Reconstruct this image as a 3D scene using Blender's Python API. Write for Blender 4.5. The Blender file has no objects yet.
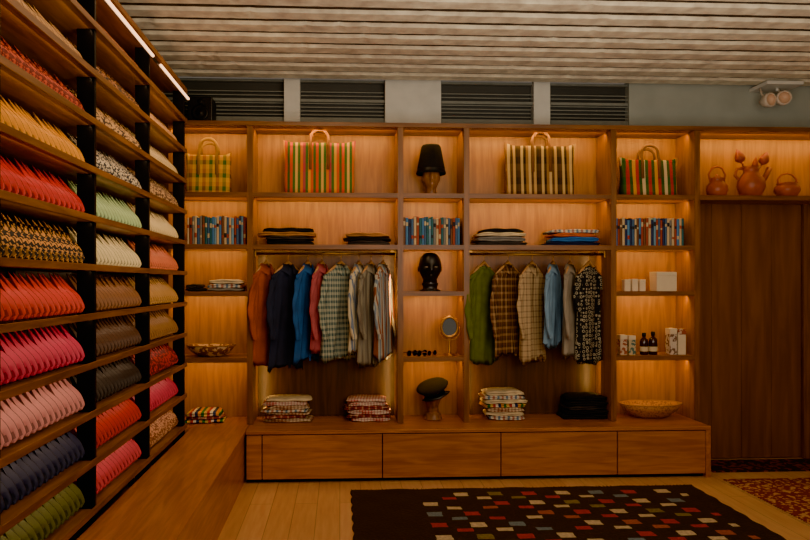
import bpy, bmesh, math, random
from mathutils import Vector, Matrix
random.seed(7)
COL = bpy.context.scene.collection
F=695.0; TH=math.radians(2.9); H=1.58; PX,PY=375.0,283.0
def P(px,py,Y):
    dx=(px-PX)/F; dz=-(py-PY)/F
    wx=math.sin(TH)+math.cos(TH)*dx; wy=math.cos(TH)-math.sin(TH)*dx
    t=Y/wy
    return wx*t, H+dz*t
# ---------------------------------------------------------------- materials
def C(r,g,b):
    f=lambda c:((c/255+0.055)/1.055)**2.4 if c>10 else c/255/12.92
    return (f(r),f(g),f(b),1)
def newmat(name,rough=.6,metal=0):
    m=bpy.data.materials.new(name); m.use_nodes=True
    b=m.node_tree.nodes['Principled BSDF']; b.inputs['Roughness'].default_value=rough; b.inputs['Metallic'].default_value=metal
    return m,m.node_tree.nodes,m.node_tree.links,b
def plain(name,c,rough=.6,metal=0,var=.25,scale=12,bump=0.15):
    m,n,l,b=newmat(name,rough,metal)
    tc=n.new('ShaderNodeTexCoord'); nz=n.new('ShaderNodeTexNoise'); nz.inputs['Scale'].default_value=scale; nz.inputs['Detail'].default_value=5
    l.new(tc.outputs['Object'],nz.inputs['Vector'])
    r=n.new('ShaderNodeValToRGB'); r.color_ramp.elements[0].position=.3; r.color_ramp.elements[1].position=.7
    r.color_ramp.elements[0].color=tuple(x*(1-var) for x in c[:3])+(1,); r.color_ramp.elements[1].color=tuple(min(1,x*(1+var*.5)) for x in c[:3])+(1,)
    l.new(nz.outputs['Fac'],r.inputs['Fac']); l.new(r.outputs['Color'],b.inputs['Base Color'])
    if bump:
        bp=n.new('ShaderNodeBump'); bp.inputs['Strength'].default_value=bump; bp.inputs['Distance'].default_value=.01
        l.new(nz.outputs['Fac'],bp.inputs['Height']); l.new(bp.outputs['Normal'],b.inputs['Normal'])
    return m
def wood(name,c1,c2,axis='X',rough=.42,sc=1.0):
    m,n,l,b=newmat(name,rough)
    tc=n.new('ShaderNodeTexCoord'); mp=n.new('ShaderNodeMapping')
    s={'X':(1.2,14,14),'Y':(14,1.2,14),'Z':(14,14,1.2)}[axis]
    mp.inputs['Scale'].default_value=tuple(x*sc for x in s)
    nz=n.new('ShaderNodeTexNoise'); nz.inputs['Scale'].default_value=2.2; nz.inputs['Detail'].default_value=8; nz.inputs['Distortion'].default_value=.6
    l.new(tc.outputs['Object'],mp.inputs['Vector']); l.new(mp.outputs['Vector'],nz.inputs['Vector'])
    r=n.new('ShaderNodeValToRGB'); r.color_ramp.elements[0].position=.35; r.color_ramp.elements[1].position=.66
    r.color_ramp.elements[0].color=c1; r.color_ramp.elements[1].color=c2
    l.new(nz.outputs['Fac'],r.inputs['Fac']); l.new(r.outputs['Color'],b.inputs['Base Color'])
    bp=n.new('ShaderNodeBump'); bp.inputs['Strength'].default_value=.12; bp.inputs['Distance'].default_value=.004
    l.new(nz.outputs['Fac'],bp.inputs['Height']); l.new(bp.outputs['Normal'],b.inputs['Normal'])
    return m
def _ramp(n,l,src,cols):
    r=n.new('ShaderNodeValToRGB'); r.color_ramp.interpolation='CONSTANT'
    e=r.color_ramp.elements
    while len(e)>1: e.remove(e[-1])
    e[0].position=0; e[0].color=cols[0]
    for i,c in enumerate(cols[1:],1):
        x=e.new(i/len(cols)); x.color=c
    l.new(src,r.inputs['Fac']); return r
def _coord(n,l,sep,axis,scale):
    a=n.new('ShaderNodeMath'); a.operation='MULTIPLY'; a.inputs[1].default_value=scale; l.new(sep.outputs[axis],a.inputs[0])
    a2=n.new('ShaderNodeMath'); a2.operation='ADD'; a2.inputs[1].default_value=50.13; l.new(a.outputs[0],a2.inputs[0])
    f=n.new('ShaderNodeMath'); f.operation='FRACT'; l.new(a2.outputs[0],f.inputs[0]); return f.outputs[0]
def stripes(name,cols,axis='X',scale=4,rough=.8):
    m,n,l,b=newmat(name,rough); tc=n.new('ShaderNodeTexCoord'); sp=n.new('ShaderNodeSeparateXYZ'); l.new(tc.outputs['Object'],sp.inputs[0])
    r=_ramp(n,l,_coord(n,l,sp,axis,scale),cols); l.new(r.outputs['Color'],b.inputs['Base Color']); return m
def plaid(name,ca,cb,scale=10,ax=('X','Z'),rough=.85,fac=.5):
    m,n,l,b=newmat(name,rough); tc=n.new('ShaderNodeTexCoord'); sp=n.new('ShaderNodeSeparateXYZ'); l.new(tc.outputs['Object'],sp.inputs[0])
    r1=_ramp(n,l,_coord(n,l,sp,ax[0],scale),ca); r2=_ramp(n,l,_coord(n,l,sp,ax[1],scale),cb)
    mx=n.new('ShaderNodeMix'); mx.data_type='RGBA'; mx.inputs['Factor'].default_value=fac
    l.new(r1.outputs['Color'],mx.inputs['A']); l.new(r2.outputs['Color'],mx.inputs['B']); l.new(mx.outputs['Result'],b.inputs['Base Color']); return m
def spots(name,base,spot,scale=40,th=.5,rough=.6):
    m,n,l,b=newmat(name,rough); tc=n.new('ShaderNodeTexCoord'); v=n.new('ShaderNodeTexNoise'); v.inputs['Scale'].default_value=scale; v.inputs['Detail'].default_value=1
    l.new(tc.outputs['Object'],v.inputs['Vector'])
    r=n.new('ShaderNodeValToRGB'); e=r.color_ramp.elements; r.color_ramp.interpolation='CONSTANT'
    e[0].position=0; e[0].color=base; e[1].position=th; e[1].color=spot
    l.new(v.outputs['Fac'],r.inputs['Fac']); l.new(r.outputs['Color'],b.inputs['Base Color']); return m
def rings_mat(name,base,ring,scale=26,rough=.85):
    m,n,l,b=newmat(name,rough); tc=n.new('ShaderNodeTexCoord'); v=n.new('ShaderNodeTexVoronoi'); v.inputs['Scale'].default_value=scale; v.inputs['Randomness'].default_value=.35
    l.new(tc.outputs['Object'],v.inputs['Vector'])
    r=n.new('ShaderNodeValToRGB'); e=r.color_ramp.elements; r.color_ramp.interpolation='CONSTANT'
    e[0].position=0; e[0].color=base; e[1].position=.26; e[1].color=ring; x=e.new(.42); x.color=base
    l.new(v.outputs['Distance'],r.inputs['Fac']); l.new(r.outputs['Color'],b.inputs['Base Color']); return m
def emis(name,c,s):
    m,n,l,b=newmat(name,.4); b.inputs['Base Color'].default_value=c; b.inputs['Emission Color'].default_value=c; b.inputs['Emission Strength'].default_value=s; return m
def floormat():
    m,n,l,b=newmat('oak floorboards',.32); tc=n.new('ShaderNodeTexCoord'); mp=n.new('ShaderNodeMapping'); mp.inputs['Rotation'].default_value=(0,0,math.pi/2)
    l.new(tc.outputs['Object'],mp.inputs['Vector'])
    br=n.new('ShaderNodeTexBrick'); br.inputs['Scale'].default_value=1; br.inputs['Brick Width'].default_value=2.0; br.inputs['Row Height'].default_value=.16
    br.inputs['Mortar Size'].default_value=.002; br.inputs['Color1'].default_value=C(222,168,116); br.inputs['Color2'].default_value=C(212,156,104); br.inputs['Mortar'].default_value=C(156,108,68)
    l.new(mp.outputs['Vector'],br.inputs['Vector'])
    nz=n.new('ShaderNodeTexNoise'); nz.inputs['Scale'].default_value=3; nz.inputs['Detail'].default_value=8; mp2=n.new('ShaderNodeMapping'); mp2.inputs['Scale'].default_value=(12,1,1)
    l.new(tc.outputs['Object'],mp2.inputs['Vector']); l.new(mp2.outputs['Vector'],nz.inputs['Vector'])
    mx=n.new('ShaderNodeMix'); mx.data_type='RGBA'; mx.blend_type='OVERLAY'; mx.inputs['Factor'].default_value=.4
    l.new(br.outputs['Color'],mx.inputs['A']); l.new(nz.outputs['Fac'],mx.inputs['B']); l.new(mx.outputs['Result'],b.inputs['Base Color']); return m
W1,W2=C(148,92,18),C(176,114,28)
M={}
M['oakX']=wood('oak grain lengthwise',W1,W2,'X'); M['oakY']=wood('oak grain in depth',W1,W2,'Y'); M['oakZ']=wood('oak grain upright',W1,W2,'Z')
M['cabX']=wood('honey oak drawer front',C(158,88,30),C(192,116,46),'X',.32); M['cabY']=wood('honey oak bench',C(158,88,30),C(192,116,46),'Y',.30)
M['edge']=wood('dark oak edge',C(106,62,24),C(140,86,34),'X'); M['edgeZ']=wood('dark oak upright edge',C(106,62,24),C(140,86,34),'Z')
M['walnut']=wood('dark walnut boards',C(110,66,34),C(134,84,46),'Z',.5,.45)
M['smoked']=wood('smoked oak board',C(66,37,13),C(90,53,20),'Z')
M['rail']=wood('shelf rail wood',C(112,68,30),C(150,96,46),'Y',.45)
M['dark']=plain('blackened steel',C(30,27,25),.45,.6)
M['brass']=plain('brushed brass',C(180,130,64),.38,1,.1)
M['plaster']=plain('grey green plaster',C(168,172,160),.85,0,.12,4)
M['white']=plain('off white paint',C(220,218,208),.7,0,.1,6)
M['glass']=plain('dim window glass',C(62,63,60),.5,0,.1,3,0)
M['black']=plain('black plastic',C(16,16,17),.4)
M['terra']=plain('terracotta clay',C(172,78,32),.45,0,.3,9)
M['floor']=floormat()
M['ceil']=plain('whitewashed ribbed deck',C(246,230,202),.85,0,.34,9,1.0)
M['rib_shade']=plain('painted shade between deck ribs',C(84,66,50),.9,0,.5,12,.4)  # shade between the ceiling ribs, painted as a darker brown
# ---------------------------------------------------------------- mesh helper
class MB:
    def __init__(s): s.v=[];s.f=[];s.m=[];s.s=[]
    def add(s,vs,fs,mi=0,sm=False):
        o=len(s.v); s.v+= [tuple(v) for v in vs]
        for f in fs: s.f.append([o+i for i in f]); s.m.append(mi); s.s.append(sm)
        return s
    def box(s,x0,x1,y0,y1,z0,z1,mi=0):
        vs=[(x,y,z) for x in(x0,x1) for y in(y0,y1) for z in(z0,z1)]
        return s.add(vs,[(0,1,3,2),(4,6,7,5),(0,4,5,1),(2,3,7,6),(0,2,6,4),(1,5,7,3)],mi)
    def rings(s,rs,mi=0,sm=True,cap0=True,cap1=True,closed=True):
        n=len(rs[0]); vs=[p for r in rs for p in r]; fs=[]
        for i in range(len(rs)-1):
            for j in range(n if closed else n-1):
                k=(j+1)%n; fs.append((i*n+j,i*n+k,(i+1)*n+k,(i+1)*n+j))
        if cap0: fs.append(tuple(range(n))[::-1])
        if cap1: fs.append(tuple((len(rs)-1)*n+j for j in range(n)))
        return s.add(vs,fs,mi,sm)
    def lathe(s,prof,c=(0,0,0),seg=24,mi=0,sx=1,sy=1,cap=True):
        rs=[[(c[0]+r*sx*math.cos(2*math.pi*j/seg),c[1]+r*sy*math.sin(2*math.pi*j/seg),c[2]+z) for j in range(seg)] for r,z in prof]
        return s.rings(rs,mi,True,cap,cap)
    def tube(s,pts,r,seg=8,mi=0,flat=1.0,cap=True):
        pts=[Vector(p) for p in pts]; rs=[]
        rr=r if isinstance(r,(list,tuple)) else [r]*len(pts)
        up=None
        for i,p in enumerate(pts):
            a=pts[max(0,i-1)]; b=pts[min(len(pts)-1,i+1)]; t=(b-a).normalized()
            if up is None:
                up=Vector((0,1,0)) if abs(t.y)<.9 else Vector((1,0,0))
            u=(up-t*up.dot(t)).normalized(); w=t.cross(u)
            rs.append([p+u*rr[i]*math.cos(2*math.pi*j/seg)+w*rr[i]*flat*math.sin(2*math.pi*j/seg) for j in range(seg)])
        return s.rings(rs,mi,True,cap,cap)
    def build(s,name,mats,parent=None,loc=None,rz=0,bevel=0,rot=None,norm=True):
        me=bpy.data.meshes.new(name); me.from_pydata(s.v,[],s.f)
        if not isinstance(mats,(list,tuple)): mats=[mats]
        for m in mats: me.materials.append(m)
        for p,mi,sm in zip(me.polygons,s.m,s.s): p.material_index=mi; p.use_smooth=sm
        if norm:
            bm=bmesh.new(); bm.from_mesh(me); bmesh.ops.recalc_face_normals(bm,faces=bm.faces); bm.to_mesh(me); bm.free()
        o=bpy.data.objects.new(name,me); COL.objects.link(o)
        if parent: o.parent=parent
        if loc is not None: o.location=loc
        if rz: o.rotation_euler=(0,0,rz)
        if rot: o.rotation_euler=rot
        if bevel:
            b=o.modifiers.new('bevel','BEVEL'); b.width=bevel; b.segments=2; b.limit_method='ANGLE'
        return o
def tag(o,label,cat,group=None,kind=None):
    if label:
        o['label']=label
        if len(label.split())>16: print('LONG',label)
    if cat:o['category']=cat
    if group:o['group']=group
    if kind:o['kind']=kind
    return o
def thing(name,label,cat,loc=(0,0,0),rz=0,group=None):
    o=bpy.data.objects.new(name,None); o.empty_display_size=.05; COL.objects.link(o); o.location=loc; o.rotation_euler=(0,0,rz)
    return tag(o,label,cat,group)
def struct(o,parent=None):
    o['kind']='structure'; return o
ORD=['first','second','third','fourth','fifth','sixth','seventh','eighth','ninth','tenth','eleventh','twelfth','thirteenth','fourteenth','fifteenth','sixteenth','seventeenth','eighteenth','nineteenth','twentieth','twenty-first','twenty-second','twenty-third','twenty-fourth','twenty-fifth','twenty-sixth','twenty-seventh','twenty-eighth','twenty-ninth','thirtieth']
def BX(x0,x1,y0,y1,z0,z1): return MB().box(x0,x1,y0,y1,z0,z1)
# ---------------------------------------------------------------- dims
YB=5.50; YU=5.75; YW=6.10
ZC=3.36
_,ztop=P(400,123,YU); _,zbase=P(400,429.5,YB)
def zs(y): return P(430,y,YU)[1]
T=.036
SH2=zs(193.5); SH3=zs(245); SH4=zs(291.5); SH5=zs(357)   # top faces of shelves
XL=-.74
def ux(px): return P(px,283,YU)[0]
U=[-1.42,ux(250),ux(400.5),ux(466.5),ux(613.5),ux(697)]
UW=.046
XR=5.2
# ---------------------------------------------------------------- shell
struct(BX(-1.9,XR+.3,-2.5,YW+.3,-.1,0).build('floor',M['floor']))
mb=MB()
mb.box(-1.9,XR+.3,-2.5,YW+.3,ZC+.10,ZC+.14,1)
y=-2.4
xs_=[-1.85+i*.045 for i in range(157)]
while y<YW-.05:
    ww=random.uniform(.155,.175)
    prof=[(y,ZC+.105),(y+.004,ZC+.020),(y+.026,ZC),(y+ww-.022,ZC),(y+ww-.004,ZC+.014),(y+ww,ZC+.105)]
    rs=[]; k_=0;j=0
    for x in xs_:
        j=.5*j+.5*random.uniform(-1,1); k_=.4*k_+.5*random.uniform(-1,1); ch=.010 if random.random()<.04 else 0
        rs.append([(x,a+.0022*j+(ch if a<y+.02 else 0),b+.0020*k_+(ch*.6 if a<y+.03 and b<ZC+.05 else 0)) for a,b in prof])
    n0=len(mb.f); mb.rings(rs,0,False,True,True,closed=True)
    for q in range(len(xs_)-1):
        mb.m[n0+q*6]=1; mb.m[n0+q*6+4]=1  # rib side faces take the painted shade colour
    y+=.225
struct(mb.build('ceiling',[M['ceil'],M['rib_shade']]))
struct(BX(-1.9,-1.68,-2.5,YW+.3,0,ZC+.05).build('wall_left',M['plaster']))
struct(BX(XR,XR+.2,-2.5,YW+.3,0,ZC+.05).build('wall_right',M['plaster']))
struct(BX(-1.68,XR,YW+.02,YW+.2,0,ztop-.02).build('wall_back',M['plaster']))
YWW=YW+.06
xr0=P(629,100,YWW)[0]
mb=MB(); mb.box(-1.68,xr0,YW+.22,YW+.3,ztop-.02,ZC+.05); mb.box(xr0,XR,YWW,YW+.2,ztop-.02,ZC+.05)
o=struct(mb.build('wall_back.001',M['plaster']))
wins=[(180,284),(300,385),(441,533.5),(550,629)]
pil=[(284,300),(385,441),(533.5,550)]
for i,(a,b) in enumerate(pil,1):
    struct(BX(P(a,100,YWW)[0],P(b,100,YWW)[0],YWW-.01,YW+.2,ztop-.02,ZC+.04).build('trim_%d'%i,M['white'],bevel=.004))
M['slat']=plain('grey aluminium louvre',C(128,130,122),.6,.0,.15)
for i,(a,b) in enumerate(wins,1):
    x0=P(a,100,YWW+.04)[0]+.002; x1=P(b,100,YWW+.04)[0]-.002
    if i==1:x0=-1.67
    w=struct(BX(x0,x1,YWW+.085,YWW+.105,ztop-.02,ZC+.04).build('window_%d'%i,M['glass']))
    fr=MB(); zt=P(400,80,YWW)[1]; zb=P(400,121,YWW)[1]
    fr.box(x0,x1,YWW+.03,YWW+.07,zt-.02,zt); fr.box(x0,x1,YWW+.03,YWW+.07,zb-.06,zb+.03)
    zm=P(400,101,YWW)[1]; fr.box(x0,x1,YWW+.02,YWW+.07,zm-.012,zm+.012)
    fr.build('window_frame',M['slat'],w)
    lv=MB()
    for k in range(7):
        z=zb+.05+k*.034
        if abs(z-zm)<.02 or k in(4,): continue
        lv.add([(x0,YWW+.04,z),(x1,YWW+.04,z),(x1,YWW+.08,z+.014),(x0,YWW+.08,z+.014),(x0,YWW+.04,z+.009),(x1,YWW+.04,z+.009),(x1,YWW+.08,z+.02),(x0,YWW+.08,z+.02)],[(0,1,2,3),(4,5,6,7),(0,1,5,4),(2,3,7,6)])
    lv.build('louvre',M['slat'],w)
dx0=U[5]+UW/2+.002; dx1=P(799,300,YW)[0]
mb=MB(); n=4; bw=(dx1-dx0)/n
for i in range(n): mb.box(dx0+i*bw+.0015,dx0+(i+1)*bw-.0015,YW-.03,YW+.015,.01,SH2-T)
struct(mb.build('door_1',M['walnut'],bevel=.002))
struct(BX(dx1+.005,dx1+.07,YW-.06,YW+.015,0,SH2-T).build('trim_4',M['edgeZ'],bevel=.003))
struct(BX(dx1+.075,XR,YW-.02,YW+.015,0,SH2-T).build('trim_5',M['walnut']))
# ---------------------------------------------------------------- wall shelving unit
unit=thing('shelving_unit','tall oak wall shelving with warm lit compartments and clothes rails along the back wall','shelving',(0,0,0))
def part(mb,name,m,parent,bevel=.002): return mb.build(name,m,parent,bevel=bevel)
part(BX(U[0],U[5],YW-.012,YW+.005,zbase+.002,ztop-.01),'back_panel',M['oakZ'],unit,0)
for a,b in((1,2),(3,4)):
    part(BX(U[a]+UW/2,U[b]-UW/2,YW-.018,YW-.0125,zbase+.004,SH3-T),'rear_board',M['smoked'],unit,0)
XE=XR-.01
part(BX(U[5],XE,YW-.012,YW+.005,SH2,ztop-.01),'back_panel',M['oakZ'],unit,0)
part(BX(U[0]-.02,XE,YU-.012,YW+.01,ztop-T,ztop),'top_board',M['edge'],unit)
for i,x in enumerate(U):
    o=part(MB().box(x-UW/2,x+UW/2,YU,YW-.014,zbase+.002,ztop-T-.001),'upright',M['oakZ'],unit)
    part(BX(x-UW/2-.001,x+UW/2+.001,YU-.006,YU-.0005,zbase+.002,ztop-T-.001),'edge_strip',M['edgeZ'],o,0)
def shelf(x0,x1,z):
    o=part(BX(x0,x1,YU+.004,YW-.014,z-T,z),'shelf',M['oakX'],unit)
    part(BX(x0,x1,YU-.004,YU+.0035,z-T-.002,z+.001),'edge_strip',M['edge'],o,0)
for i in range(5):
    x0=U[i]+UW/2+.001; x1=U[i+1]-UW/2-.001
    for z in (SH2,SH3): shelf(x0,x1,z)
    if i in(0,2,4):
        for z in(SH4,SH5): shelf(x0,x1,z)
shelf(U[5]+UW/2+.001,XE,SH2)
YR=5.88; RZ=P(430,254,YR)[1]
for a,b in((1,2),(3,4)):
    x0=U[a]+UW/2+.002; x1=U[b]-UW/2-.002
    r=MB().tube([(x0,YR,RZ),(x1,YR,RZ)],.010,12).build('clothes_rail',M['brass'],unit); r['label']='brass clothes rail'
    for x in(x0,x1):
        s=1 if x==x0 else -1
        MB().box(x,x+s*.012,YR-.022,YR+.022,RZ-.03,RZ+.06).box(x+s*.012,x+s*.05,YR-.006,YR+.006,RZ+.012,RZ+.05).build('rail_bracket',M['brass'],r,bevel=.002)
# ---------------------------------------------------------------- base cabinet
bx1=P(711,480,YB)[0]
cab=thing('drawer_cabinet','low oak drawer bench with four wide drawer fronts under the wall shelving','cabinet',(0,0,0))
part(BX(XL+.003,bx1-.012,YB+.024,YW,.06,zbase-.03),'carcass',M['dark'],cab)
part(BX(XL+.003,bx1-.03,YB+.05,YW,.0,.058),'plinth',M['dark'],cab)
part(BX(XL+.003,bx1,YB-.004,YW+.0,zbase-.029,zbase),'top_board',M['cabX'],cab,.003)
for a,b in((248,262),(262,382.5),(382.5,501),(501,617.5),(617.5,706)):
    x0=P(a,460,YB)[0]; x1=P(b,460,YB)[0]
    if a==248:x0=XL+.004
    part(BX(x0+.004,x1-.004,YB,YB+.022,.035,zbase-.037),'filler_panel' if a==248 else 'drawer_front',M['cabX'],cab,.002)
part(BX(P(706,460,YB)[0]+.001,bx1,YB,YW-.001,.0,zbase-.031),'end_panel',M['cabY'],cab,.002)
ben=thing('bench','long low oak bench running beneath the slipper display','bench',(-.97,3.5,0))
def lb(x0,x1,y0,y1,z0,z1): return BX(x0+.97,x1+.97,y0-3.5,y1-3.5,z0,z1)
part(lb(-1.195,XL,1.3,YW-.0,zbase-.03,zbase),'bench_top',M['cabY'],ben,.003)
part(lb(-1.19,XL-.012,1.32,YW-.02,.0,zbase-.031),'bench_front',M['cabY'],ben,.002)
part(lb(U[0]-.0,-1.197,YB+.1,YW-.0,.0,zbase),'corner_panel',M['cabY'],ben,.002)
# ---------------------------------------------------------------- slipper display
XF=-1.21; ZT0=.462; DZ=.239
disp=thing('slipper_display','tall wall of narrow shelves with black steel posts holding rows of slippers','shelving',(XF-.2,3.5,0))
def ld(x0,x1,y0,y1,z0,z1): return BX(x0-XF+.2,x1-XF+.2,y0-3.5,y1-3.5,z0,z1)
posts=[5.5,4.5,3.52,2.54,1.56]
part(ld(-1.67,-1.65,1.5,5.53,0,3.15),'back_panel',M['smoked'],disp,0)
for y in posts:
    part(ld(XF-.09,XF-.002,y-.012,y+.012,.0,3.12),'post',M['dark'],disp)
    part(ld(-1.645,-1.60,y-.008,y+.008,0,3.12),'rear_post',M['dark'],disp)
LEAN=math.radians(-31)
for k in range(12):
    z=ZT0+k*DZ
    s=part(ld(-1.645,XF-.001,1.5,5.53,z-.013,z),'shelf',M['rail'],disp)
    part(ld(XF+.000,XF+.013,1.5,5.53,z-.017,z+.015),'front_rail',M['rail'],s)
    if k<11:
        a=Vector((-1.262-.050,0,z+.004)); d=Vector((math.sin(LEAN),0,math.cos(LEAN)))*.21
        mb=MB()
        for i in range(len(posts)-1):
            y1=posts[i]-.01-3.5; y0=posts[i+1]+.01-3.5; ox=-XF+.2
            p=[a,a+d,a+d+Vector((-.006,0,-.004)),a+Vector((-.006,0,-.004))]
            mb.add([(q.x+ox,yy,q.z) for yy in(y0,y1) for q in p],[(0,1,2,3),(4,5,6,7),(0,1,5,4),(1,2,6,5),(2,3,7,6),(3,0,4,7)])
        mb.build('rest_board',M['smoked'],s)
led=emis('warm led tube',C(255,190,140),5.5)
ch_=part(ld(XF+.015,XF+.020,1.5,5.5,3.008,3.032),'led_channel',M['dark'],disp,0)
for ya,yb in((1.5,4.47),(4.66,5.5)):
    q=MB().tube([(.228,ya-3.5,3.02),(.228,yb-3.5,3.02)],.009,8).build('led_tube',led,ch_); q['label']='glowing warm light tube'
L=.222
def sl_w(t):
    w=.026+.008*math.sin(math.pi*min(1,max(0,(t-.05)/.6)))
    if t<.10: w*=math.sqrt(max(.02,1-((.10-t)/.10)**2))
    if t>.30: w*=max(.03,1-((t-.30)/.70)**1.3)
    return w
def slipper_geo():
    up=MB(); NT=16; NU=8; vs=[]
    for i in range(NT+1):
        t=i/NT; w=sl_w(t)
        h=.013+.005*t/.12 if t<.12 else (.018+.005*math.sin(math.pi*min(1,(t-.12)/.75)) if t<.55 else .021*(1-((t-.55)/.45)**1.2)+.002)
        for j in range(NU+1):
            u=-1+2*j/NU
            x=.006+h*(1-abs(u)**1.1)
            if .06<t<.22 and abs(u)<.6: x=.009
            vs.append((x,u*w,t*L))
    for i in range(NT):
        for j in range(NU):
            q=(i*(NU+1)+j,i*(NU+1)+j+1,(i+1)*(NU+1)+j+1,(i+1)*(NU+1)+j)
            ins=all(vs[a][0]<.0091 for a in q) and .06<(i+.5)/NT<.22 and 1<j<NU-2
            up.add([vs[a] for a in q],[(0,1,2,3)],1 if ins else 0,abs(j-3.5)>1)
    so=MB(); out=[(sl_w(i/NT)+.001,i/NT*L) for i in range(NT+1)]
    poly=[(w,z) for w,z in out]+[(-w,z) for w,z in reversed(out)]
    so.rings([[(0,a,b) for a,b in poly],[(.0060,a,b) for a,b in poly]],0,False)
    return up,so
def mesh_from(mb,name,mats):
    me=bpy.data.meshes.new(name); me.from_pydata(mb.v,[],mb.f)
    for m in mats: me.materials.append(m)
    for p,mi,sm in zip(me.polygons,mb.m,mb.s): p.material_index=mi; p.use_smooth=sm
    bm=bmesh.new(); bm.from_mesh(me); bmesh.ops.remove_doubles(bm,verts=bm.verts,dist=1e-5); bmesh.ops.recalc_face_normals(bm,faces=bm.faces); bm.to_mesh(me); bm.free()
    return me
up,so=slipper_geo()
solemat=plain('dark leather sole',C(40,24,15),.6)
both=MB(); both.add(up.v,up.f,0,False); both.m=list(up.m); both.s=list(up.s); both.add(so.v,so.f,2,False)
me_up=mesh_from(up,'slipper_upper',[M['black'],M['black']]); me_so=mesh_from(so,'slipper_sole',[solemat]); me_all=mesh_from(both,'slipper',[M['black'],M['black'],solemat])
def leather(n,r,g,b,kind='plain',c2=None,scale=60,th=.5):
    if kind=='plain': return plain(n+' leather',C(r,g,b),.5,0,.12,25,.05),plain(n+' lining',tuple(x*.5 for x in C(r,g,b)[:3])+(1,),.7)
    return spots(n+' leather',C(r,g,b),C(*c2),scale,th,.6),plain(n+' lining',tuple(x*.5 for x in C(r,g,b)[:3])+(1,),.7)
rows={
1:[('olive green',92,94,16),('navy blue',32,36,78),('pale pink',230,146,146),('hot pink',218,34,88),('orange red',218,38,14),('leopard spotted',208,142,62,'s',(22,12,6),70,.49),('bright red',208,12,12),('mustard yellow',244,156,0),('rust red spotted',200,74,44,'s',(120,30,20),60,.5),('sand beige',210,156,96)],
2:[('rose pink',220,62,88),('crimson red',200,12,16),('blackish brown',44,28,20),('dark brown',84,50,27),('chestnut brown',142,86,42),('cream',244,220,158),('pale sage green',182,210,144),('dark speckled',40,36,42,'s',(212,190,156),80,.49),('tan leopard print',212,160,98,'s',(62,34,16),70,.51),('brown leopard print',178,112,58,'s',(40,22,10),65,.49),('terracotta',188,102,60)],
3:[('peach checked',216,154,110,'s',(140,76,46),80,.5),('magenta pink',210,48,88),('dark plum and red',104,24,30,'s',(184,30,36),50,.5),('camel brown',154,104,54),('golden tan',194,142,72),('salmon',226,116,72),('ivory',244,214,150),('fawn spotted',196,150,100,'s',(96,60,34),70,.5),('light beige',228,192,132),('apricot',230,168,110),('dark tan',138,86,48)],
0:[('black',26,22,22),('charcoal',50,44,44),('dark grey',62,56,60),('wine red',110,16,26),('copper brown',110,60,30),('ivory white',210,186,140),('deep red',150,20,20),('ochre',180,116,24),('brick',140,60,40),('oatmeal',190,146,100)]}
bayname={1:'nearest full bay',2:'middle bay',3:'farthest bay',0:'bay at the left edge'}
NR=16
def rowpos(b,k,n=NR):
    y1=posts[3-b]-.010; y0=posts[4-b]+.036; p=(y1-y0)/n
    return [(XF-.056,y0+p*(i+.5),ZT0+k*DZ+.0165) for i in range(n)]
lvl=['lowest','second lowest','third','fourth','fifth','sixth','seventh','eighth','ninth','tenth','topmost']
YAW=math.radians(-68)
def srot(): return Matrix.Rotation(LEAN+random.uniform(-.02,.03),4,'Y')@Matrix.Rotation(YAW+random.uniform(-.06,.06),4,'Z')
stuff=MB(); stuffm=[]; nind=0
for b in(1,2,0,3):
    for k,spec in enumerate(rows[b]):
        nm=spec[0]; mo,ml=leather(*(spec[:4]+((spec[4],spec[5],spec[6],spec[7]) if len(spec)>4 else ())))
        ps=rowpos(b,k)
        if b==0: ps=ps[-2:]
        if b==3 or (b==2 and k>6):
            i0=len(stuffm); stuffm+= [mo,ml]
            for p in ps:
                mt=Matrix.Translation(p)@srot()
                vs=[mt@Vector(v) for v in both.v]; o=len(stuff.v); stuff.v+=[tuple(v) for v in vs]
                for f,m_,s_ in zip(both.f,both.m,both.s): stuff.f.append([o+i for i in f]); stuff.m.append(i0+min(m_,1)); stuff.s.append(s_)
            continue
        lab='%s slipper standing toe up, %s row of the %s'%(nm,lvl[k],bayname[b]); grp='%s slippers in the %s'%(nm,bayname[b])
        for p in ps:
            rot=srot().to_euler()
            if b==1:
                e=thing('slipper',lab,'slipper',p,0,grp); e.rotation_euler=rot
                u=bpy.data.objects.new('upper',me_up); COL.objects.link(u); u.parent=e
                s=bpy.data.objects.new('sole',me_so); COL.objects.link(s); s.parent=e
            else:
                u=bpy.data.objects.new('slipper',me_all); COL.objects.link(u); u.location=p; u.rotation_euler=rot; tag(u,lab,'slipper',grp)
            for si,mm in((0,mo),(1,ml)): u.material_slots[si].link='OBJECT'; u.material_slots[si].material=mm
            nind+=1
o=stuff.build('slipper',stuffm,norm=False); tag(o,'remaining rows of slippers in the farthest bay and high in the middle bay','slippers',None,'stuff')
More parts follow.
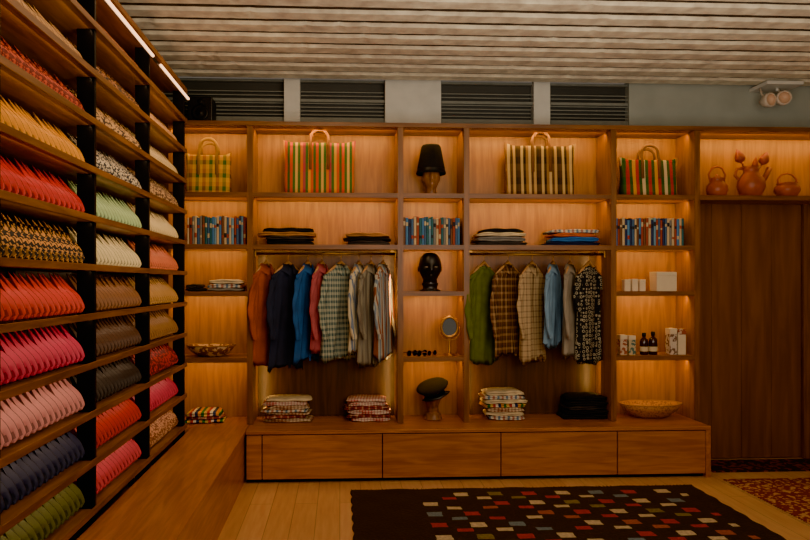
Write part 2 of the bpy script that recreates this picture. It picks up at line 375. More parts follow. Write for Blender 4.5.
# ---------------------------------------------------------------- bags
def bag(label,pxc,pxw,ytop,apex,m,hm,d=.17):
    Yc=5.93; sc=F/Yc; x=P(pxc,190,Yc)[0]; w=pxw/sc; h=(193.5-ytop)/sc
    t=thing('tote_bag',label,'bag',(x,Yc,SH2+.002),0,None)
    rs=[]; seg=40
    for i in range(9):
        u=i/8; hx=w/2*(1-.05*(1-u)+.018*math.sin(u*8)); hy=d/2*(1-.5*u)
        ring=[]
        for j in range(seg):
            a=2*math.pi*j/seg; c,s_=math.cos(a),math.sin(a)
            ring.append((hx*math.copysign(abs(c)**.32,c),hy*math.copysign(abs(s_)**.5,s_)+.010*math.sin(j*1.3+u*4)*u,h*u+((-.014+.014*math.cos(a*2)) if i==8 else 0)))
        rs.append(ring)
    inner=[[(px*.97,py*.9,pz-.002) for px,py,pz in rs[-1]],[(px*.93,py*.8,pz*.5) for px,py,pz in rs[-1]]]
    MB().rings(rs+inner,0,True,True,True).build('bag_body',m,t)
    ap=(ytop-apex)/sc
    for s in(-1,1):
        y=s*d*.27; hw=.075; pts=[]
        pts.append((-hw,s*(d*.36+.008),h*.45)); pts.append((-hw,s*(d*.3+.008),h*.9))
        for q in range(9):
            a=math.pi*(1-q/8); pts.append((hw*math.cos(a),y*.8,h+ap*math.sin(a)**.7*(1 if s<0 else .8)))
        pts.append((hw,s*(d*.3+.008),h*.9)); pts.append((hw,s*(d*.36+.008),h*.45))
        MB().tube(pts,.006,8,0,2.2).build('handle',hm,t)
G=C
bm1=plaid('yellow green plaid raffia',[G(206,150,0),G(60,96,6),G(216,160,0),G(150,70,0)],[G(226,166,0),G(60,96,6),G(200,130,0)],9,fac=.4)
bm2=plaid('multicolour striped raffia',[G(206,50,6),G(0,96,40),G(220,170,80),G(0,96,40),G(210,100,4),G(160,40,70),G(0,96,40),G(220,150,10),G(206,70,6),G(0,86,36)],[G(200,90,10),G(160,130,30),G(160,130,60)],4.6,fac=.14)
bm3=plaid('brown cream striped raffia',[G(54,30,12),G(206,170,100),G(26,16,9),G(150,104,46),G(210,174,106),G(80,48,18),G(196,154,84),G(30,20,12)],[G(130,90,40),G(160,116,56),G(80,54,26)],5.6,fac=.18)
bm4=plaid('red green striped raffia',[G(180,10,10),G(0,80,30),G(214,150,20),G(180,10,10),G(0,80,30),G(216,190,140),G(0,90,36)],[G(170,40,20),G(160,100,50),G(110,40,10)],5.2,fac=.14)
hy=plain('yellow strap',C(150,104,6),.7); hw_=plain('brown strap',C(120,74,26),.7); hr=plain('orange olive strap',C(136,80,12),.7)
bag('yellow and green plaid tote bag on the top shelf beside the slipper display',209,44,152,139,bm1,hy)
bag('wide tote bag with orange, green and yellow stripes on the top shelf',319.5,71,139,129,bm2,hr)
bag('wide dark brown and cream striped tote bag on the top shelf',539.5,71,140,128.5,bm3,hw_)
bag('small red, green and yellow striped tote bag on the top shelf',648,58,153,141,bm4,hw_)
# ---------------------------------------------------------------- books
bc=[('slate blue',56,92,128),('navy',28,42,86),('cream',206,178,132),('rust',156,58,32),('pale blue',106,150,176),('teal',28,92,98),('brown',110,68,38),('grey',126,122,114),('sky blue',66,124,174)]
bmats=[plain(n+' book cover',C(r,g,b),.6,0,.1) for n,r,g,b in bc]; pagem=plain('paper pages',C(222,206,176),.9); bandm=[plain('cream title band',C(206,186,140),.7),plain('red title band',C(170,60,40),.7),plain('dark title band',C(30,30,40),.7)]
bandn=['cream','red','dark']
def books(x0,x1,z,place,grp):
    x=x0; i=0; last=-1
    while True:
        w=random.choice([.018,.02,.022])
        if x+w>x1 or i>29: break
        h=random.choice([.222,.230,.236,.240])+random.uniform(-.003,.003); d=.16
        ci=random.choice([0,1,2,4,2,5,6,7,8,3,0,5,3,1])
        while ci==last: ci=random.choice([0,1,2,3,4,5,6,7,8])
        last=ci; bi=random.randrange(3)
        if ci==2 and bi==0: bi=1
        if ci==3 and bi==1: bi=0
        t=thing('book','%s book, %s spine band, %s from left on %s'%(bc[ci][0],bandn[bi],ORD[i],place),'book',(x+w/2,5.82,z+.001),0,grp)
        hw=w/2-.0010; c=MB(); c.box(-hw,-hw+.003,0,d,0,h); c.box(hw-.003,hw,0,d,0,h)
        c.rings([[(hw*math.sin(a),-.005*math.cos(a)+.002,zz) for a in [(-90+q*22.5)*math.pi/180 for q in range(9)]]+[(hw,.004,zz),(-hw,.004,zz)] for zz in(0,h)],0,False)
        c.build('cover',bmats[ci],t)
        BX(-hw+.0032,hw-.0032,.0045,d-.004,.004,h-.004).build('pages',pagem,t)
        z0=h*random.choice([.62,.7,.25]); hh=random.uniform(.015,.04)
        MB().rings([[(hw*1.0*math.sin(a),-.0055*math.cos(a)+.0015,zz) for a in [(-80+q*20)*math.pi/180 for q in range(9)]] for zz in(z0,z0+hh)],0,False,False,False,closed=False).build('title_band',bandm[bi],t)
        x+=w+.0008; i+=1
books(P(187,230,5.82)[0],U[1]-UW/2-.004,SH3,'the shelf nearest the slippers','books on the left book shelf')
books(U[2]+UW/2+.004,U[3]-UW/2-.004,SH3,'the middle book shelf','books on the middle book shelf')
books(U[4]+UW/2+.004,U[5]-UW/2-.008,SH3,'the right book shelf','books on the right book shelf')
# ---------------------------------------------------------------- folded clothes
fp={
'black':plain('black wool',C(28,25,26),.9),'charcoal':plain('charcoal wool',C(60,54,52),.9),'tan':plain('tan wool',C(180,124,70),.9),'cream':plain('cream cotton',C(220,200,160),.9),
'grey':plain('grey cotton',C(130,126,120),.9),'blue':plain('blue cotton',C(50,110,184),.9),'navy':plain('navy cotton',C(30,40,76),.9),
'orange':plain('orange cotton',C(216,100,24),.9),
'redplaid':plaid('red plaid',[C(160,50,46),C(206,170,140),C(130,40,40),C(100,60,70)],[C(160,60,54),C(196,166,136),C(120,50,50)],18,('X','Y')),
'pinkplaid':plaid('pink and white check',[C(190,80,80),C(220,196,174),C(180,94,94),C(220,204,184)],[C(190,84,84),C(214,194,176)],20,('X','Y')),
'whiteplaid':plaid('brown check',[C(206,180,146),C(130,80,60),C(214,192,160),C(150,100,76)],[C(204,178,146),C(150,94,70)],17,('X','Y')),
'bluestripe':stripes('pale blue stripe',[C(210,204,186),C(110,130,150),C(214,206,186),C(180,120,100)],'X',13),
'multistripe':stripes('multicolour stripe',[C(40,110,50),C(216,180,100),C(186,40,20),C(226,214,190),C(20,50,100),C(214,140,30)],'X',7),
}
def folded(x,y,z,w,d,h,m,label,cat,grp):
    rs=[]; N=18; ph=random.uniform(0,6); lobes=2 if h>.028 else 1
    for i in range(N+1):
        u=i/N; e=1-(abs(2*u-1)**5)*.16; ee=1-(abs(2*u-1)**5)*.5; xx=(u-.5)*w; g=h/lobes
        pr=[]; off=.015*math.sin(u*6+ph)+.006*math.sin(u*15+ph*2)
        for lobe in range(lobes):
            c=g*(lobe*ee+.5)
            for q in range(7):
                a=-math.pi/2+math.pi*q/6
                pr.append((-d/2*e+off*(1 if lobe else .5)-math.cos(a)*g*.8+g*.5, c+math.sin(a)*g*.46*ee+.0028*math.sin(u*13+ph+lobe*2)))
        pr.append((d/2*e-.01,h*ee)); pr.append((d/2*e,h*.5)); pr.append((d/2*e-.01,0))
        rs.append([(xx+(.009*math.sin(b*90+ph)),a,max(0,b)) for a,b in pr])
    o=MB().rings(rs,0,True).build('folded_garment',m,None,(x,y,z),random.uniform(-.10,.10))
    tag(o,label,cat,grp); return o
def stack(pxc,pxw,z,items,h,place,grp,d=.25,Yc=5.94,cat='folded clothes'):
    sc=F/Yc; x=P(pxc,300,Yc)[0]; w=pxw/sc; n=len(items)
    posn=['lowest in']+[ORD[i]+' from bottom of' for i in range(1,n-1)]+['topmost in']
    zz=z+.002
    for i,k in enumerate(items):
        hh=h*random.uniform(.75,1.25)
        nm=fp[k].name
        folded(x+random.uniform(-.016,.016),Yc+random.uniform(-.012,.006),zz,w*random.uniform(.80,1),d,hh,fp[k],'folded %s garment, %s the stack %s'%(nm,posn[i],place),cat,grp); zz+=hh+.0003
zb=zbase+.001
stack(290,56,SH3,['black','charcoal','tan','black'],.036,'above the rust jacket','folded clothes above the left rail')
stack(368,48,SH3,['charcoal','black','tan'],.034,'above the striped jackets','small stack above the left rail')
stack(499,52,SH3,['charcoal','grey','cream','black'],.036,'above the green sweater','folded clothes above the right rail')
stack(569,56,SH3,['navy','blue','orange','bluestripe'],.036,'above the floral dress','bright stack above the right rail')
stack(288,47,zb,['whiteplaid','redplaid','whiteplaid','bluestripe','whiteplaid','pinkplaid','cream'],.030,'below the navy coat','plaid stack below the left rail')
stack(368,44,zb,['pinkplaid','redplaid','pinkplaid','redplaid','pinkplaid','pinkplaid'],.033,'below the striped jackets','pink plaid stack below the left rail')
stack(503,43,zb,['bluestripe','cream','whiteplaid','multistripe','cream','bluestripe','cream'],.032,'below the brown plaid shirt','pale stack below the right rail')
stack(583,46,zb,['black','black','charcoal','black','black'],.040,'below the floral dress','black stack below the right rail')
stack(207,40,zb,['multistripe','redplaid','multistripe'],.034,'on the bench by the slippers','striped stack by the slipper display')
stack(227,38,SH4,['grey','bluestripe','cream'],.034,'under the left books','pale stack under the left books')
stack(196,17,SH4,['black','charcoal'],.034,'tucked beside the slipper display','dark pair under the left books')
# ---------------------------------------------------------------- hanging garments
hangm=wood('hanger wood',C(170,120,70),C(200,150,96),'X')
def garment(px,kind,label,cat,m,length,rot,cm=None,collar='shirt',hw=.165,sl=.52,placket=True,front=0):
    x=P(px,300,YR)[0]; rz=math.radians(rot); cm=cm or m; ph=random.uniform(0,6)
    z0=-.118
    hg=thing('hanger','wooden hanger of the '+label,'hanger',(x,YR,RZ),rz,'hangers on the clothes rails')
    pts=[(.0135*math.cos(math.radians(a)),0,.0135*math.sin(math.radians(a))) for a in range(190,-61,-25)]+[(.0,0,-.03),(0,0,-.085)]
    MB().tube(pts,.0028,6).build('hook',M['brass'],hg)
    MB().tube([(-hw+.03,0,z0-.05),(-hw*.5,0,z0-.010),(0,0,z0+.048),(hw*.5,0,z0-.010),(hw-.03,0,z0-.05)],[.006,.011,.015,.011,.006],8).build('hanger_arms',hangm,hg)
    t=thing(kind,label,cat,(x,YR,RZ),rz)
    seg=64; tw=random.uniform(-.035,.035)
    def hxy(s):
        dd=s*length
        if dd<.07: q=dd/.07; hx=.062+(hw-.062)*q; hy=.024+.001*q
        else: hx=hw*(1-.20*math.sin(min(1,(dd-.07)/.16)*math.pi*.5)+.22*s); hy=.018+.008*s
        return hx,hy
    def fold(s,a): return (.003+.024*s)*math.sin(a*6+ph+s*1.8)*(.6+.4*math.sin(a*3+ph*2))+.007*math.sin(a*13+ph*2+s*6)*(.35+s*.8)
    rs=[]
    sl_=[0,.02,.045,.07,.09,.105,.14,.18,.22,.27]+[.27+(1-.27)*q/16 for q in range(1,17)]
    for s in sl_:
        hx,hy=hxy(s); ring=[]
        for j in range(seg):
            a=2*math.pi*j/seg; f=fold(s,a)
            ring.append(((hx+f*.3)*math.copysign(abs(math.cos(a))**.75,math.cos(a))+tw*s*s,hy*math.copysign(abs(math.sin(a))**.6,math.sin(a))+f*abs(math.sin(a)),z0-s*length+((.024*math.sin(a*2+ph)+.012*math.sin(a*7+ph)) if s>.98 else 0)))
        rs.append(ring)
    ins=[[(p[0]*.93,p[1]*.9,p[2]+.03) for p in rs[-1]]]
    MB().rings(rs+ins,0,True,False,True).build('body',m,t)
    for sd in(-1,1):
        rr=[]; K=16; sw=random.uniform(-.012,.02)
        for q in range(K+1):
            u=q/K; cx=sd*(hw-.038+.078*min(1,u*2.0)**.8-(.012+sw)*u); cy=-.006-.045*u*u; cz=z0-.068-sl*u
            ra=.037-.009*u+.006*math.sin(u*22+ph); rb=.018-.002*u
            rr.append([(cx+ra*math.cos(b)*(1+.12*math.sin(3*b+u*9)),cy+rb*math.sin(b)*(1+.3*math.sin(4*b+u*12+ph)),cz+(0.035*(-sd*math.cos(b)) if q==0 else 0)) for b in [2*math.pi*i/20 for i in range(20)]])
        s_=MB().rings(rr,0,True).build('sleeve',m,t)
        e=rr[-1]; c0=(sum(p[0] for p in e)/20,sum(p[1] for p in e)/20)
        gr=lambda L_,k,dz:[(c0[0]+(p[0]-c0[0])*k,c0[1]+(p[1]-c0[1])*k,p[2]+dz) for p in L_]
        MB().rings([gr(e,1.05,-.002),gr(e,1.12,.04)],0,True,False,False).build('cuff',cm,s_)
    if collar=='round':
        rr=[(.062*math.cos(a),.032*math.sin(a),z0+.004+.008*math.sin(a)) for a in [2*math.pi*i/20 for i in range(21)]]
        MB().tube(rr,.009,8).build('neckband',cm,t)
    else:
        mb=MB(); lo=[];mi=[];dn=[]
        for q in range(17):
            a=-math.pi/2+math.radians(14+q*332/16)
            fr=abs(q-8)/8
            lo.append((.058*math.cos(a),.031*math.sin(a),z0-.004)); mi.append((.052*math.cos(a),.030*math.sin(a),z0+.040-.012*fr)); dn.append((.086*math.cos(a),.048*math.sin(a)-.008*fr,z0-.012-.055*fr**3))
        mb.rings([lo,mi,dn],0,True,False,False,closed=False); mb.build('collar',cm,t)
    if placket:
        l=[];r=[]
        for s in sl_[1:]:
            hx,hy=hxy(s); a=1.5*math.pi; y=-hy+min(fold(s,a),fold(s,a+.12),fold(s,a-.12))-.004
            l.append((-.014+tw*s*s,y,z0-s*length)); r.append((.014+tw*s*s,y,z0-s*length))
        MB().rings([l,r],0,True,False,False,closed=False).build('placket',cm,t)
gm={
'rust':plain('rust brown suede',C(170,72,20),.85,0,.3,8),'navy':plain('midnight navy wool',C(34,41,66),.9,0,.3,8),'denim':plain('bright denim blue',C(34,86,150),.85,0,.3,10),
'rose':plain('dusty rose cotton',C(176,78,88),.85),
'gcheck':plaid('green and white check',[C(60,86,86),C(166,172,150),C(54,78,84),C(160,162,138)],[C(60,88,90),C(174,174,150)],22,fac=.5),
'cream':stripes('cream with blue stripe',[C(208,194,162),C(204,190,156),C(110,124,148)],'X',22),
'grey':stripes('grey brown stripe',[C(126,118,104),C(104,94,80),C(140,130,110)],'X',18),
'pale':stripes('pale blue and rust stripe',[C(170,174,164),C(114,128,144),C(178,172,156),C(140,80,54)],'X',18),
'green':plain('moss green knit',C(98,108,22),.9,0,.25,14),'bplaid':plaid('brown plaid flannel',[C(90,54,32),C(166,126,84),C(64,40,30),C(120,78,48)],[C(86,52,32),C(160,122,82),C(66,42,30)],17),
'bcheck':plaid('beige window check',[C(190,160,116),C(190,160,116),C(186,156,112),C(124,94,66)],[C(190,160,116),C(184,154,110),C(190,160,118),C(124,94,66)],21),
'lblue':plain('washed light blue cotton',C(116,150,180),.9,0,.25,8),'ash':plain('ash grey linen',C(150,138,122),.9,0,.2,8),
'print':rings_mat('black and white floral print',C(20,20,24),C(166,156,132),30)}
garment(266,'jacket','rust brown jacket at the left end of the left rail','jacket',gm['rust'],.80,50,collar='shirt',hw=.155)
garment(288,'coat','long midnight navy coat between rust jacket and denim shirt','coat',gm['navy'],.84,42,hw=.175)
garment(308,'shirt','bright denim blue shirt beside the navy coat','shirt',gm['denim'],.78,56)
garment(322,'shirt','dusty rose shirt squeezed between blue and checked garments','shirt',gm['rose'],.70,60,hw=.15)
garment(341,'shirt','green and white checked shirt on the left rail','shirt',gm['gcheck'],.76,38,hw=.185)
garment(359,'shirt','narrow cream striped shirt beside the green checked shirt','shirt',gm['cream'],.71,60,hw=.15)
garment(371,'jacket','grey brown striped jacket second from right on left rail','jacket',gm['grey'],.81,54)
garment(383,'shirt','pale blue and rust striped shirt, rightmost on left rail','shirt',gm['pale'],.76,62,hw=.145)
garment(484,'sweater','moss green knitted sweater, leftmost on the right rail','sweater',gm['green'],.80,34,collar='round',placket=False,hw=.165)
garment(508,'shirt','brown plaid flannel shirt beside the green sweater','shirt',gm['bplaid'],.75,36,hw=.185)
garment(532,'shirt','beige window checked shirt in the middle of right rail','shirt',gm['bcheck'],.79,40,hw=.175)
garment(553,'shirt','washed light blue shirt on the right rail','shirt',gm['lblue'],.66,52,hw=.155)
garment(570,'jacket','ash grey linen jacket beside the floral dress','jacket',gm['ash'],.75,56,hw=.155)
garment(589,'dress','black dress with white floral print, rightmost on right rail','dress',gm['print'],.80,32,collar='round',sl=.30,placket=False)
# ---------------------------------------------------------------- heads, hats
def head(name,label,px,z,hh,m,eye=None,Yc=5.90,neck=.27,wide=1.0):
    x=P(px,300,Yc)[0]; t=thing(name,label,'sculpture',(x,Yc,z+.001))
    S=hh/.30; rs=[]; seg=40; N=36; HS=1-neck
    for i in range(N+1):
        u=i/N; zz=.30*u
        if u<neck:
            r=.056-.010*math.sin(u/neck*math.pi) if u>neck*.25 else .068; fx=fy=by=r
        else:
            q=(u-neck)/HS; e=math.sqrt(max(0,1-(2*q-1)**2))
            jaw=.70+.30*min(1,q*2.2)
            fx=max(.074*e**.8*jaw,.046 if q<.12 else .004); fy=max(.088*(e**.7)*(.85+.15*q),.048 if q<.12 else .004); by=max(.092*e**.8*min(1,.55+q),.048 if q<.1 else .004)
        ring=[]
        for j in range(seg):
            a=2*math.pi*j/seg; c,s=math.cos(a),math.sin(a)
            X=fx*c*wide; Y=(by*s if s>0 else fy*s)
            if s<0 and u>neck:
                da=(a-1.5*math.pi); q=(u-neck)/HS
                Y-=.024*math.exp(-(da/.16)**2)*math.exp(-((q-.42)/.10)**2)
                Y-=.008*math.exp(-(da/.14)**2)*math.exp(-((q-.55)/.08)**2)
                Y-=.010*math.exp(-(da/.26)**2)*(math.exp(-((q-.24)/.03)**2)+math.exp(-((q-.18)/.03)**2))
                Y-=.008*math.exp(-(da/.3)**2)*math.exp(-((q-.07)/.05)**2)
                for e_ in(-.42,.42): Y+=.013*math.exp(-((da-e_)/.2)**2)*math.exp(-((q-.52)/.06)**2)
            ring.append((X*S,Y*S,zz*S))
        rs.append(ring)
    MB().rings(rs,0,True).build('head',m,t)
    ze=.30*(neck+HS*.5)*S
    for sd in(-1,1):
        MB().lathe([(.002,-.026),(.012,-.018),(.016,0),(.014,.018),(.003,.027)],(0,0,0),12,0,.45,1).build('ear',m,t,(sd*.073*S*wide,.008*S,ze-.01))
        if eye: MB().lathe([(.001,-.006),(.011,-.004),(.016,0),(.011,.004),(.001,.006)],(0,0,0),14,0,1,.35).build('eye',eye,t,(sd*.030*S*wide,-.0715*S,ze+.005))
    return t
wm=wood('carved wood head',C(120,76,40),C(160,106,60),'Z'); hatm=plain('black felt',C(22,18,17),.95,0,.3,30,.4)
Yc=5.92
head('wooden_head','carved wooden head on the top shelf wearing the tall hat',431,SH2,.29,wm,Yc=Yc,neck=.10,wide=1.05)
x=P(431,180,Yc)[0]
t=thing('hat','tall black conical felt hat on the wooden head of the top shelf','hat',(x,Yc,SH2+.185))
h=MB(); prof=[(.124,.0),(.128,.006),(.114,.07),(.098,.16),(.084,.232),(.072,.25),(.002,.254)]
h.lathe(prof,(0,0,0),32,cap=False); h.lathe([(.122,.0),(.110,.07),(.093,.16),(.079,.23),(.002,.246)],(0,0,0),32,cap=False)
h.build('crown',hatm,t)
MB().lathe([(.1250,.022),(.1205,.045)],(0,0,0),32,cap=False).build('hat_band',M['black'],t)
head('black_head','glossy black sculpted head on the narrow middle shelves',430,SH4,.33,plain('glossy black ceramic',C(30,26,24),.30,0,.2,20),plain('grey carved eye',C(130,114,94),.5),Yc=5.84,neck=.20,wide=1.2)
Yc=5.9
t=head('wooden_head','carved wooden head wearing the dark cap at the bottom of the middle shelves',433,zb+.045,.27,wm,Yc=Yc,neck=.16,wide=1.1)
MB().lathe([(.078,-.045),(.08,-.036),(.072,-.028),(.068,-.01),(.068,.002)],(0,0,0),24).build('pedestal',wm,t)
x=P(433,380,Yc)[0]
t=thing('cap','dark flat cap with a short visor and brown band on lower wooden head','hat',(x,Yc-.01,zb+.045+.212)); t.rotation_euler=(math.radians(14),math.radians(-18),0)
MB().lathe([(.080,0),(.100,.004),(.130,.016),(.140,.030),(.126,.044),(.08,.056),(.002,.060)],(0,0,0),32,0,1,1.08).build('crown',plain('dark flat cap wool',C(30,25,24),.9,0,.3,40,.3),t)
MB().lathe([(.084,-.022),(.094,-.020),(.098,.008),(.084,.012)],(0,0,0),32).build('brim_band',spots('patterned brown band',C(44,30,22),C(130,86,46),90,.5,.8),t)
vz=MB(); rr_=[]
for r_,z_ in((.088,-.010),(.16,-.024)):
    rr_.append([(r_*math.sin(a)*.95,-r_*math.cos(a)*(1.0),z_) for a in [math.radians(-55+q*11) for q in range(11)]])
vz.rings(rr_,0,True,False,False,closed=False); ob=vz.build('visor',M['black'],t); sm=ob.modifiers.new('s','SOLIDIFY'); sm.thickness=.006
# vanity mirror
Yc=5.88; x=P(449.5,350,Yc)[0]
t=thing('table_mirror','small round table mirror on a slim stand beside the eyeglasses','mirror',(x,Yc,SH5+.001))
MB().lathe([(.055,0),(.055,.006),(.03,.012),(.008,.02),(.011,.06),(.006,.08),(.006,.16)],(0,0,0),24).build('stand',M['brass'],t)
R=.070
cz=.24
def ringpts(r,y): return [(r*math.cos(a),y,cz+r*1.2*math.sin(a)) for a in [2*math.pi*i/32 for i in range(33)]]
fm_=MB().tube(ringpts(R,0),.011,8,cap=False)
for q in range(16):
    a=2*math.pi*q/16; fm_.lathe([(.001,-.008),(.008,-.004),(.008,.004),(.001,.008)],((R+.010)*math.cos(a),0,cz+(R+.010)*1.2*math.sin(a)),8)
fm_.build('mirror_frame',M['brass'],t)
mm,_,_,bb=newmat('mirror glass',.05,1); bb.inputs['Base Color'].default_value=(.6,.58,.54,1)
MB().rings([ringpts(R-.003,-.002)[:-1],ringpts(R-.003,.002)[:-1]],0,False).build('mirror_glass',mm,t)
MB().tube([(-R-.018,0,cz),(-R-.014,0,cz-.06),(-.05,0,cz-.105),(0,0,.125),(.05,0,cz-.105),(R+.014,0,cz-.06),(R+.018,0,cz)],.004,8).build('yoke',M['brass'],t)
gl=plain('dark tinted lens',C(20,14,10),.1); gf=[plain('tortoiseshell frame',C(80,42,20),.3),plain('black frame',C(12,12,12),.3),plain('amber frame',C(170,96,40),.3)]
for i,(px,lab) in enumerate(((412,'tortoiseshell sunglasses at the left of the shelf beside the mirror'),(422,'black sunglasses between two other pairs beside the mirror'),(432,'amber framed sunglasses nearest to the table mirror'))):
    x=P(px,350,5.83)[0]; Yg=5.83
    t=thing('sunglasses',lab,'sunglasses',(x,Yg,SH5+.026),math.radians(40),'sunglasses beside the mirror')
    for sd in(-1,1):
        pts=[(sd*.034+.027*math.cos(a),0,.024*math.sin(a)) for a in [2*math.pi*q/16 for q in range(17)]]
        MB().tube(pts,.0034,6,cap=False).build('rim',gf[i],t)
        MB().rings([[(p[0],-.001,p[2]) for p in pts[:-1]],[(p[0],.001,p[2]) for p in pts[:-1]]],0,False).build('lens',gl,t)
        MB().tube([(sd*.06,0,.008),(sd*.062,.06,.006),(sd*.058,.11,-.02)],.003,6).build('temple',gf[i],t)
    MB().tube([(-.009,0,.006),(0,0,.009),(.009,0,.006)],.003,6).build('bridge',gf[i],t)
def bowl(label,px,z,pw,ph,m,rimm,Yc=5.9,cat='bowl'):
    sc=F/Yc; x=P(px,300,Yc)[0]; r=pw/2/sc; h=ph/sc
    t=thing('bowl' if cat=='bowl' else 'basket',label,cat,(x,Yc,z+.001))
    d=min(1,.15/r)
    out=[(r*.45,0),(r*.62,h*.15),(r*.85,h*.55),(r,h)]; inn=[(r*.96,h),(r*.8,h*.6),(r*.55,h*.25),(.002,h*.18)]
    MB().lathe(out+inn,(0,0,0),40,0,1,d).build('bowl_body',m,t)
    pts=[(r*.98*math.cos(a),r*.98*d*math.sin(a),h) for a in [2*math.pi*i/40 for i in range(41)]]
    MB().tube(pts,.006,6,cap=False).build('rim',rimm,t); return x,r,h
bowl('shallow woven bowl with patterned rim on the shelf beside the slipper display',211,SH5,48,11,spots('woven brown pattern',C(120,66,36),C(200,160,110),30,.52),wm)
bowl('wide shallow round basket at the bottom of the right shelves',650.5,zb,64,14,spots('coiled straw basket',C(180,120,60),C(140,86,40),60,.55),plain('basket rim',C(190,130,70),.8),cat='basket')
wb=plain('white card box',C(222,202,168),.7,0,.05); pb=[spots('printed box '+str(i),C(*a),C(*b),36,.52) for i,(a,b) in enumerate([((200,180,150),(150,70,40)),((190,170,130),(70,100,90)),((206,190,170),(120,84,60))])]
def boxthing(name,label,px,z,w,d,h,m,Yc=5.86,lidm=None,grp=None,rz=0):
    x=P(px,300,Yc)[0]; t=thing(name,label,'box',(x,Yc,z+.001),rz,grp)
    BX(-w/2,w/2,-d/2,d/2,0,h*.78).build('box_base',m,t,bevel=.002); BX(-w/2-.001,w/2+.001,-d/2-.001,d/2+.001,h*.785,h).build('lid',lidm or m,t,bevel=.002)
for i,px in enumerate((626,633.5,641)):
    boxthing('box','small white carton, %s in the row beside the larger white box'%['leftmost','middle','rightmost'][i],px,SH4,.052,.07,[.10,.105,.1][i],wb,grp='small white cartons')
boxthing('box','large white box in the middle of the shelf under the right books',663,SH4,.175,.14,.165,wb)
boxthing('box','printed carton with rust speckles left of the brown bottles',622,SH5,.06,.08,.17,pb[0],lidm=wb)
boxthing('box','printed carton with green speckles next to the brown bottles',630.5,SH5,.06,.08,.165,pb[1],lidm=wb)
boxthing('box','tall narrow printed carton right of the brown bottles',671,SH5,.06,.09,.225,pb[2],lidm=wb)
boxthing('box','second tall cream carton at the right of the bottle shelf',679.5,SH5,.07,.09,.22,wb,lidm=pb[0])
am=plain('amber brown glass',C(60,26,10),.12,0,.1); lbm=plain('cream bottle label',C(210,190,150),.8,0,.05)
for i,(px,s) in enumerate(((644,1.12),(653,1.18))):
    x=P(px,300,5.84)[0]; t=thing('bottle','amber glass bottle with dark cap, the %s of the two'%['left','right'][i],'bottle',(x,5.84,SH5+.001),0,'amber bottles')
    MB().lathe([(.028*s,0),(.031*s,.004),(.031*s,.1*s),(.026*s,.118*s),(.012*s,.13*s),(.012*s,.142*s)],(0,0,0),20).build('bottle_body',am,t)
    MB().lathe([(.015*s,.142*s),(.015*s,.168*s)],(0,0,0),16).build('cap',M['black'],t)
    MB().lathe([(.0316*s,.03),(.0316*s,.07)],(0,0,0),20,cap=False).build('paper_label',lbm,t)
# ---------------------------------------------------------------- terracotta pots
def potbase(px,label,name='pot',Yc=5.9):
    x=P(px,190,Yc)[0]; return thing(name,label,'pot',(x,Yc,SH2+.001))
t=potbase(717,'terracotta pot with tall basket handle, leftmost on the right shelf')
MB().lathe([(.05,0),(.075,.02),(.09,.06),(.085,.1),(.06,.13),(.055,.15),(.064,.16),(.056,.158),(.045,.12),(.002,.04)],(0,0,0),28).build('pot_body',M['terra'],t)
MB().tube([(-.06,0,.14),(-.075,0,.2),(-.045,0,.255),(0,0,.27),(.045,0,.255),(.075,0,.2),(.06,0,.14)],.009,8).build('handle',M['terra'],t)
MB().lathe([(.058,.16),(.05,.172),(.015,.182),(.012,.2),(.002,.205)],(0,0,0),20).build('lid',M['terra'],t)
t=potbase(751,'large terracotta jug with flared neck holding bud-tipped stems','jug')
MB().lathe([(.055,0),(.085,.02),(.115,.09),(.11,.15),(.07,.205),(.06,.235),(.085,.27),(.078,.268),(.05,.235),(.05,.2),(.002,.1)],(0,0,0),32).build('jug_body',M['terra'],t)
MB().tube([(-.10,0,.15),(-.145,0,.19),(-.125,0,.25),(-.07,0,.255)],.012,8).build('handle',M['terra'],t)
MB().tube([(.085,0,.13),(.135,0,.19),(.165,0,.262)],[.032,.020,.024],10).build('spout',M['terra'],t)
x,Yp=t.location.x,t.location.y
stm=plain('dark red brown wood',C(158,64,26),.5)
for i,(dx,dz,s) in enumerate(((-.085,.47,1.45),(.10,.45,1.4),(.03,.34,.9))):
    b=thing('bud_stem','wooden stem with pointed bud standing in the terracotta jug, %s of three'%['leaning left, tallest','leaning right, wide','shortest'][i],'ornament',(x+dx*.25,Yp,SH2+.16),0,'stems in the jug')
    top=(dx*.75,0,dz-.16-.11*s)
    MB().tube([(0,0,-.03),(dx*.3,0,.08),top],.008,8).build('stem',stm,b)
    MB().lathe([(.005,0),(.022*s,.014),(.030*s,.036),(.028*s,.06),(.016*s,.095),(.002,.125)],(0,0,0),16).build('bud',stm,b,(top[0],0,top[2]-.005),rot=(0,dx*4,0))
t=potbase(787,'squat terracotta pot with arched handle, rightmost on the right shelf')
MB().lathe([(.05,0),(.08,.015),(.105,.06),(.10,.095),(.075,.115),(.088,.13),(.08,.128),(.065,.11),(.002,.04)],(0,0,0),28).build('pot_body',M['terra'],t)
MB().tube([(-.08,0,.115),(-.085,0,.16),(-.05,0,.2),(0,0,.215),(.05,0,.2),(.085,0,.16),(.08,0,.115)],.008,8).build('handle',M['terra'],t)
